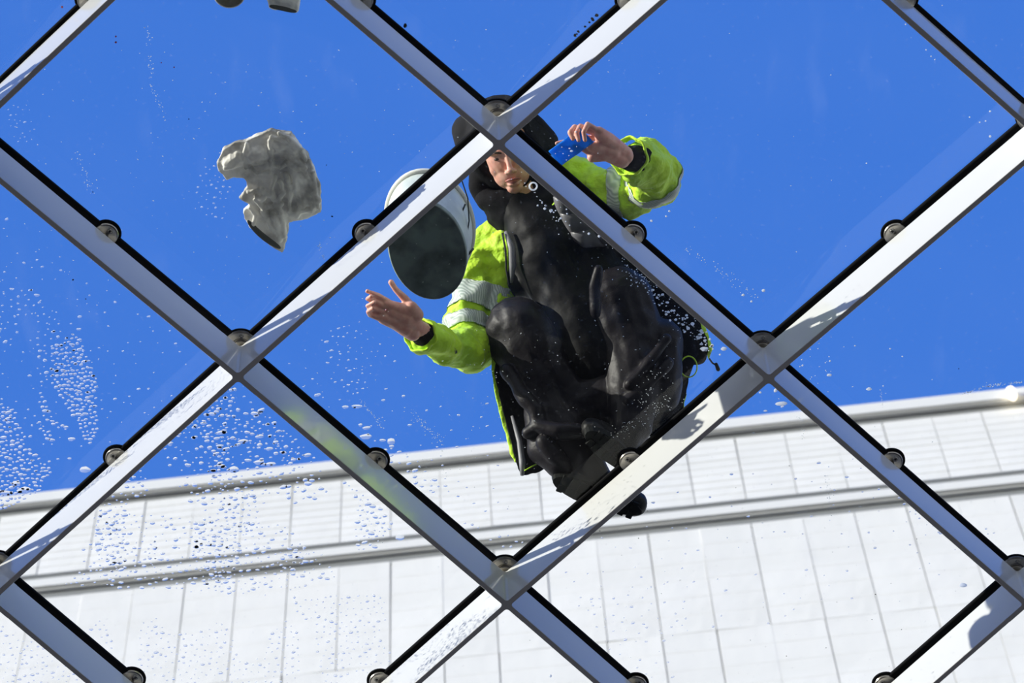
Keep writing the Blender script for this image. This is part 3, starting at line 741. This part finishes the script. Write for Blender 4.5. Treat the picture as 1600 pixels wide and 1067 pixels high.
# crumpled rag
rg = root('rag', P(425, 290, GT), 'crumpled pale grey cleaning rag lying alone on the glass left of the pail', 'cloth')
rag_a = clouds('rag_folds', .045, 3)
z0 = GT
outl = [(338, 252), (350, 232), (365, 223), (385, 219), (401, 211), (423, 202), (438, 206), (455, 208), (468, 227), (480, 240), (490, 260), (498, 280), (502, 301), (502, 331), (476, 341), (451, 348), (450, 362), (448, 376), (441, 394), (425, 385), (412, 376), (396, 360),
        (382, 342), (380, 329), (390, 320), (374, 309), (386, 292), (382, 277), (366, 276), (354, 280), (341, 266)]
def rag_core(bm):
    prism(bm, [(P(x, y, GT+.03).x, P(x, y, GT+.03).y) for x, y in outl], GT+.023, GT+.046)
FRZ = GT+.012
FR = [[(352, 262), (366, 256), (372, 240)], [(384, 262), (381, 245), (386, 226)], [(424, 258), (424, 240), (422, 220)], [(424, 214), (442, 220), (462, 232)], [(430, 238), (446, 228), (462, 240)],
      [(425, 258), (438, 262), (450, 254), (466, 262)], [(452, 262), (466, 280), (484, 296), (498, 312)], [(446, 272), (454, 296), (452, 330)], [(462, 276), (462, 300), (474, 320)], [(430, 275), (424, 296), (428, 312)],
      [(388, 300), (404, 296), (424, 306)], [(398, 312), (412, 324), (440, 318)], [(412, 330), (420, 350), (432, 366)], [(436, 322), (442, 344), (444, 368)], [(470, 262), (490, 290), (498, 325)], [(482, 300), (468, 316), (464, 336)],
      [(436, 208), (450, 214), (470, 234), (478, 250)], [(428, 226), (440, 240), (456, 246), (476, 262)], [(490, 270), (492, 300), (488, 330)], [(476, 282), (480, 305), (490, 322)], [(438, 284), (444, 300), (436, 312)], [(455, 335), (470, 330), (490, 328)], [(424, 330), (434, 352), (438, 376)], [(392, 262), (402, 272), (420, 270)], [(410, 296), (416, 304), (408, 312), (400, 306)], [(390, 325), (400, 335), (396, 350)]]
fr = [[(P(x, y, FRZ), random.uniform(.0065, .0105)) for x, y in l_] for l_ in FR]
lob = [[W(358, 252, .045, .026), W(372, 245, .048, .030)], [W(396, 242, .045, .033), W(408, 240, .045, .033)], [W(440, 222, .05, .024), W(458, 240, .05, .026)], [W(470, 275, .048, .026), W(480, 310, .045, .024)], [W(430, 340, .04, .018), W(438, 365, .036, .012)]]
organic('cloth', fr+lob, M['rag'], rg, .0030, 1, ((fold_b, .012), (rag_a, .006)), rag_core)
def ribbon(name, pts, wd, m_, par, z_t=.004):
    bm = bmesh.new(); V = []
    for i, (px, py, z) in enumerate(pts):
        a = P(px, py, z); t_ = (P(*pts[min(i+1, len(pts)-1)])-P(*pts[max(i-1, 0)])).normalized(); s_ = t_.cross(camf).normalized()
        w_ = wd[i] if isinstance(wd, list) else wd
        V.append((bm.verts.new(a-s_*w_), bm.verts.new(a+s_*w_)))
    for A_, B_ in zip(V, V[1:]): bm.faces.new((A_[0], A_[1], B_[1], B_[0]))
    o = finish(name, bm, m_, par, True); m = o.modifiers.new('thick', 'SOLIDIFY'); m.thickness = z_t; m.offset = 0
    m = o.modifiers.new('sub', 'SUBSURF'); m.levels = 2; m.render_levels = 2; return o
ribbon('hem', [(386, 343, .026), (396, 356, .024), (410, 369, .023), (424, 379, .023), (440, 389, .022)], [.006, .010, .011, .011, .006], M['rag_dark'], rg)
# second cloth and a round tub, cut by the top edge of the picture
r2 = root('folded_cloth', P(442, 0, GT), 'flat grey cloth with a dark hem at the top edge of the picture', 'cloth')
organic('cloth', [[W(424, 8, .035, .014), W(440, 10, .035, .014), W(460, 14, .035, .014)], [W(422, -12, .035, .016), W(445, -14, .04, .020), W(462, -10, .04, .016)],
                  [W(424, 8, .035, .013), W(422, -12, .035, .016)], [W(461, 14, .035, .012), W(463, -10, .04, .016)], [W(440, -2, .04, .024), W(455, 2, .04, .02)], [W(440, -30, .04, .028)]],
        M['rag'], r2, .004, 1, ((fold_b, .012),))
ribbon('hem', [(419, 9, .020), (440, 13, .020), (466, 19, .020)], [.007, .008, .008], M['rag_dark'], r2)
tb = root('tub', P(358, -11, GT), 'round pale-rimmed tub with a brown base at the top left', 'tub')
tp = P(358, -11, GT)
bm = bmesh.new(); lathe(bm, [(0, .002), (.044, .002), (.047, 0), (.048, .004)], tp, 36); finish('base', bm, M['pot'], tb, True)
bm = bmesh.new(); lathe(bm, [(.0475, .0015), (.051, .002), (.056, .085), (.059, .086), (.059, .098), (.053, .098), (.050, .01)], tp, 36); finish('side_wall', bm, M['white'], tb, True)

# ------------------------------------------------------------------ water, foam and grit on the glass
def free(p):
    """keep drops off the joints of the roof"""
    best = 9
    for k in RNG:
        for d in dirs[:2]:
            n = (k[0]+d[0], k[1]+d[1])
            if n not in NODE: continue
            a, b = NODE[k], NODE[n]
            if (a-p).length > 1.5: continue
            t_ = max(0, min(1, (p-a).dot(b-a)/(b-a).length_squared)); best = min(best, (a.lerp(b, t_)-p).length)
    return best > .022
def drop(bm, px, py, r, st=1.0, ang=0, hgt=.24, z=GT+.0006, seg=9):
    c = P(px, py, z); c.z = z
    if not free(Vector((c.x, c.y, 0))): return
    ca, sa = math.cos(ang), math.sin(ang); R = []
    w_ = [1+random.uniform(-.16, .16) for _ in range(seg)]
    for rr, h in ((1, 0), (.86, .45), (.5, .86)):
        ring_ = []
        for k in range(seg):
            t_ = 2*PI*k/seg; x_ = math.cos(t_)*r*st*rr*w_[k]; y_ = math.sin(t_)*r*rr*w_[k]
            ring_.append(bm.verts.new(c+Vector((x_*ca-y_*sa, x_*sa+y_*ca, h*hgt*r))))
        R.append(ring_)
    top = bm.verts.new(c+Vector((0, 0, hgt*r))); bm.faces.new(R[0][::-1])
    for k in range(seg):
        e_ = bm.edges.get((R[0][k], R[0][(k+1) % seg]))
        if e_: e_.smooth = False
    for A_, B_ in zip(R, R[1:]):
        for k in range(seg): bm.faces.new((A_[k], A_[(k+1) % seg], B_[(k+1) % seg], B_[k]))
    for k in range(seg): bm.faces.new((R[-1][k], R[-1][(k+1) % seg], top))
def in_poly(x, y, pl):
    r = False; j = len(pl)-1
    for i in range(len(pl)):
        if (pl[i][1] > y) != (pl[j][1] > y) and x < (pl[j][0]-pl[i][0])*(y-pl[i][1])/(pl[j][1]-pl[i][1])+pl[i][0]: r = not r
        j = i
    return r
def scatter(bm, pl, n, rmin, rmax, gap, st=(1, 1.9), thr=None):
    xs = [p[0] for p in pl]; ys = [p[1] for p in pl]; placed = []; tries = 0; cell = {}
    while len(placed) < n and tries < n*30:
        tries += 1; x = random.uniform(min(xs), max(xs)); y = random.uniform(min(ys), max(ys))
        if not in_poly(x, y, pl): continue
        if thr is not None and noise.noise(Vector((x*.018+5, y*.011, 3.3))) < thr: continue
        key = (int(x/gap), int(y/gap)); ok = True
        for i in (-1, 0, 1):
            for j in (-1, 0, 1):
                for q_ in cell.get((key[0]+i, key[1]+j), ()):
                    if (q_[0]-x)**2+(q_[1]-y)**2 < gap*gap: ok = False
        if not ok: continue
        cell.setdefault(key, []).append((x, y)); placed.append((x, y))
        u_ = random.random()**2.2
        drop(bm, x, y, rmin+(rmax-rmin)*u_, random.uniform(*st), random.uniform(-.45, .25))
bm = bmesh.new()
scatter(bm, [(-20, 620), (22, 640), (45, 700), (80, 735), (60, 770), (20, 790), (-20, 800)], 420, .0035, .0070, 6.0)
scatter(bm, [(82, 540), (120, 520), (150, 590), (152, 680), (135, 690), (110, 640), (82, 605)], 170, .0035, .0062, 5.6)
scatter(bm, [(62, 610), (80, 650), (105, 668), (98, 672), (70, 655), (60, 625)], 26, .003, .006, 6)
scatter(bm, [(58, 655), (75, 670), (82, 690), (70, 685)], 16, .003, .006, 6)
scatter(bm, [(-20, 400), (130, 480), (160, 560), (-20, 640)], 150, .0022, .006, 9, thr=.02)
scatter(bm, [(-20, 320), (330, 560), (300, 640), (150, 700), (-20, 800)], 150, .002, .005, 12)
scatter(bm, [(330, 610), (365, 600), (500, 720), (600, 800), (620, 860), (520, 860), (330, 960), (60, 960), (60, 900)], 900, .0022, .0078, 7, thr=-.02)
scatter(bm, [(330, 610), (365, 600), (500, 720), (520, 780), (300, 800), (250, 700)], 210, .0025, .0085, 7)
scatter(bm, [(160, 800), (450, 820), (540, 900), (420, 930), (100, 915)], 330, .0022, .0070, 7)
scatter(bm, [(60, 940), (300, 930), (600, 930), (620, 1080), (300, 1080), (200, 1040)], 420, .002, .0055, 8, thr=-.08)
scatter(bm, [(-20, 960), (180, 1080), (-20, 1080)], 120, .002, .0050, 7)
scatter(bm, [(400, 560), (560, 520), (760, 620), (800, 800), (640, 800)], 90, .0018, .0045, 14)
scatter(bm, [(500, 520), (560, 500), (600, 560), (560, 620), (520, 600)], 50, .0016, .0035, 8)
scatter(bm, [(560, 660), (620, 700), (700, 760), (640, 790), (600, 760)], 60, .003, .0075, 9)
scatter(bm, [(640, 800), (900, 850), (780, 860), (700, 840)], 26, .003, .007, 9)
scatter(bm, [(1220, 620), (1560, 840), (1400, 960), (1000, 1000), (850, 900), (1050, 760)], 110, .0016, .0045, 16)
scatter(bm, [(1380, 750), (1560, 830), (1500, 860), (1420, 800)], 60, .0016, .0045, 8)
scatter(bm, [(900, 940), (1080, 900), (1060, 1060), (960, 1060)], 60, .0018, .0048, 10)
scatter(bm, [(320, 240), (365, 290), (350, 345), (300, 330)], 40, .0015, .0035, 7)
scatter(bm, [(10, 160), (50, 165), (60, 230), (20, 225)], 26, .0015, .004, 6)
for (x, y, r, s_) in ((133, 734, .012, 1.7), (112, 686, .008, 1.4), (25, 756, .012, 1.3), (38, 766, .013, 1.9), (10, 770, .010, 2.2), (365, 733, .013, 1.4), (345, 728, .009, 1.6), (380, 690, .009, 2.0),
                      (345, 676, .008, 2.4), (422, 725, .008, 2.4), (405, 722, .010, 1.8), (572, 682, .011, 2.0), (611, 690, .012, 1.2), (558, 635, .007, 2.8), (540, 636, .006, 2), (496, 617, .006, 2),
                      (625, 840, .012, 1.2), (599, 780, .008, 1.3), (611, 817, .007, 1)):
    drop(bm, x, y, r, s_, random.uniform(-.3, .2), .14)
o = finish('water_droplets', bm, M['water'], None, True, (0, 0, GT))
tag(o, 'clear water droplets beaded over the lower left panes', 'water', kind='stuff')
# foam spots flicked across the panes around the person
bm = bmesh.new()
def foam(x, y, r, st=1, ang=0): drop(bm, x, y, r*.85, st, ang, .25, GT+.0004, 10)
for i in range(46):
    t_ = i/45; x = 815+t_*60+random.uniform(-3, 3); y = 283+t_*62+random.uniform(-3, 3)
    if i % 2: foam(x, y, random.uniform(.0012, .0030))
for (x, y, r) in ((840, 321, .0040), (851, 326, .0055), (861, 329, .0065), (852, 321, .0035), (847, 317, .0032), (868, 329, .003), (876, 341, .0045), (886, 334, .0035), (869, 345, .003), (873, 366, .0025), (855, 394, .002),
                  (920, 365, .0055), (936, 369, .0055), (912, 362, .003), (884, 346, .003), (890, 352, .003), (799, 280, .002), (871, 313, .003), (885, 327, .003)): foam(x, y, r)
for i in range(150):
    t_ = random.random(); x = 975+t_*135+random.gauss(0, 7); y = 412+t_*130+random.gauss(0, 8)
    foam(x, y, random.choice((.0015, .002, .0025, .0035, .005)) if t_ > .3 else random.uniform(.0012, .0028), random.uniform(1, 1.4))
for (x, y, r, s_) in ((1082, 506, .0075, 1), (1075, 513, .007, 1), (1067, 507, .0055, 1), (1096, 517, .008, .8), (1100, 545, .010, 1.5), (1113, 540, .0075, .8), (1131, 545, .008, 1.6), (1142, 568, .009, .7), (1125, 554, .004, 1),
                      (1193, 454, .0065, 1), (1174, 471, .0045, 1), (1161, 461, .005, 1.3), (1046, 330, .0045, 1), (1041, 338, .004, 1), (1018, 345, .005, 1), (1254, 571, .004, 1), (1336, 540, .0035, 1), (1296, 586, .006, 1.8), (1297, 564, .004, 1), (1358, 608, .0075, 1.5),
                      (1391, 545, .003, 1.6), (1410, 557, .0035, 1), (1380, 603, .003, 1), (1221, 631, .010, 2.3), (1196, 642, .004, 2), (1212, 610, .009, .8), (1188, 613, .005, 1), (1547, 174, .004, 1), (1547, 213, .005, 1), (1515, 183, .003, 1), (1540, 189, .003, 1), (1531, 191, .003, 1),
                      (1354, 255, .003, 1), (900, 206, .0025, 1), (876, 180, .002, 1), (1447, 78, .003, 1), (1455, 88, .003, 1), (1461, 93, .003, 1), (1415, 38, .003, 1), (1505, 914, .011, 1.5), (860, 1056, .008, .7), (880, 240, .0022, 1), (890, 232, .003, 1.4), (872, 249, .0018, 1), (889, 243, .0022, 1), (893, 236, .004, 1.5), (878, 230, .002, 1), (868, 240, .0018, 1), (885, 250, .002, 1), (901, 229, .002, 1)): foam(x, y, r, s_)
for i in range(60):
    t_ = random.random(); foam(1075+t_*110+random.gauss(0, 4), 385+t_*85+random.gauss(0, 5), random.uniform(.0010, .0022))
for i in range(40): foam(random.gauss(1270, 28), random.gauss(560, 30), random.uniform(.001, .0028))
for i in range(24): foam(random.gauss(995, 45), random.gauss(420, 30), random.uniform(.001, .0022))
for i in range(40): foam(random.gauss(790, 60), random.gauss(690, 110), random.uniform(.0010, .002))
for (px, py) in ((833, 291),):
    c = P(px, py, GT+.003); tube(bm, [c+Vector((math.cos(t_)*.012, math.sin(t_)*.013, 0)) for t_ in [2*PI*q/20 for q in range(20)]], .0028, 6, True)  # pale ring of a water drop, built here in foam white
o = finish('foam_spots', bm, M['foam'], None, True, (0, 0, GT))
tag(o, 'white foam spots splashed on the panes below the crouching person', 'foam', kind='stuff')
# faint dried wipe marks: many tiny specks
bm = bmesh.new(); random.seed(21)
def streak(x0, y0, x1, y1, n, wd, r=(.0006, .0014)):
    for _ in range(n):
        t_ = random.random(); f_ = 4*t_*(1-t_)
        drop(bm, x0+(x1-x0)*t_+random.gauss(0, wd), y0+(y1-y0)*t_+random.gauss(0, wd), random.uniform(*r), random.uniform(1, 2.4), random.uniform(-1, 1), .15, GT+.0003, 6)
streak(498, 380, 508, 412, 26, 1.2); streak(232, 40, 236, 130, 36, 3); streak(236, 130, 262, 190, 26, 2.5); streak(120, 240, 145, 300, 40, 4)
streak(640, 640, 695, 700, 60, 5); streak(650, 655, 690, 690, 30, 1.2); streak(560, 620, 600, 670, 40, 1.6); streak(1375, 605, 1380, 640, 22, .8, (.0006, .0010)); streak(1503, 616, 1540, 604, 40, 1, (.0008, .0014)); streak(1540, 604, 1598, 597, 50, 1.2, (.0009, .0018))
streak(560, 780, 600, 850, 22, 3); streak(1250, 650, 1256, 690, 22, 2); streak(1290, 740, 1302, 800, 34, 2.5); streak(640, 720, 700, 740, 30, 5); streak(1020, 560, 1100, 480, 20, 10)
streak(740, 560, 790, 600, 20, 8); streak(1000, 640, 1040, 560, 60, 12); streak(960, 680, 1060, 620, 90, 7)
for i in range(420):
    x = random.uniform(0, 1000) if random.random() < .75 else random.uniform(0, 1600); streak(x, random.uniform(0, 700), x+.1, random.uniform(0, 700), 1, 1, (.0006, .0016))
o = finish('dried_specks', bm, M['smear'], None, True, (0, 0, GT)); tag(o, 'pale dried specks and wipe marks over all the panes', 'dirt', kind='stuff')
bm = bmesh.new()
for (x, y, r, s_) in ((633, 40, .0075, .8), (510, 258, .003, .4), (519, 338, .0025, 1.5), (114, 437, .003, 1), (134, 467, .002, 1), (295, 186, .002, 1), (1498, 576, .0018, 1), (145, 300, .002, 1)): drop(bm, x, y, r, s_, .3, .4, GT+.0003, 8)
for i in range(46): drop(bm, random.uniform(760, 1500), random.uniform(700, 1050), random.uniform(.0008, .0020), 1.2, random.random(), .3, GT+.0003, 6)
for i in range(90):                                  # grit caught along the outer edge of two joints
    for (a, b) in (((905, 62), (965, 10)), ((560, 6), (585, 20))):
        if i < 60 or a[0] > 800:
            t_ = random.random(); drop(bm, a[0]+(b[0]-a[0])*t_+random.gauss(0, 2)-6, a[1]+(b[1]-a[1])*t_+random.gauss(0, 2)-4, random.uniform(.002, .006), 1.3, random.random(), .8, GT+.0003, 6)
o = finish('grit', bm, M['grit'], None, True, (0, 0, GT)); tag(o, 'dark grit specks scattered over the roof panes', 'dirt', kind='stuff')
bm = bmesh.new()
for (x, y, r) in ((97, 11, .004), (181, 57, .003), (181, 66, .0035), (272, 105, .0025), (252, 98, .002)): drop(bm, x, y, r, 1, 0, .3, GT+.0003, 8)
o = finish('paint_specks', bm, M['red'], None, True, (0, 0, GT)); tag(o, 'tiny red paint specks on the top left panes', 'paint', kind='stuff')
print('objects', len(bpy.data.objects))
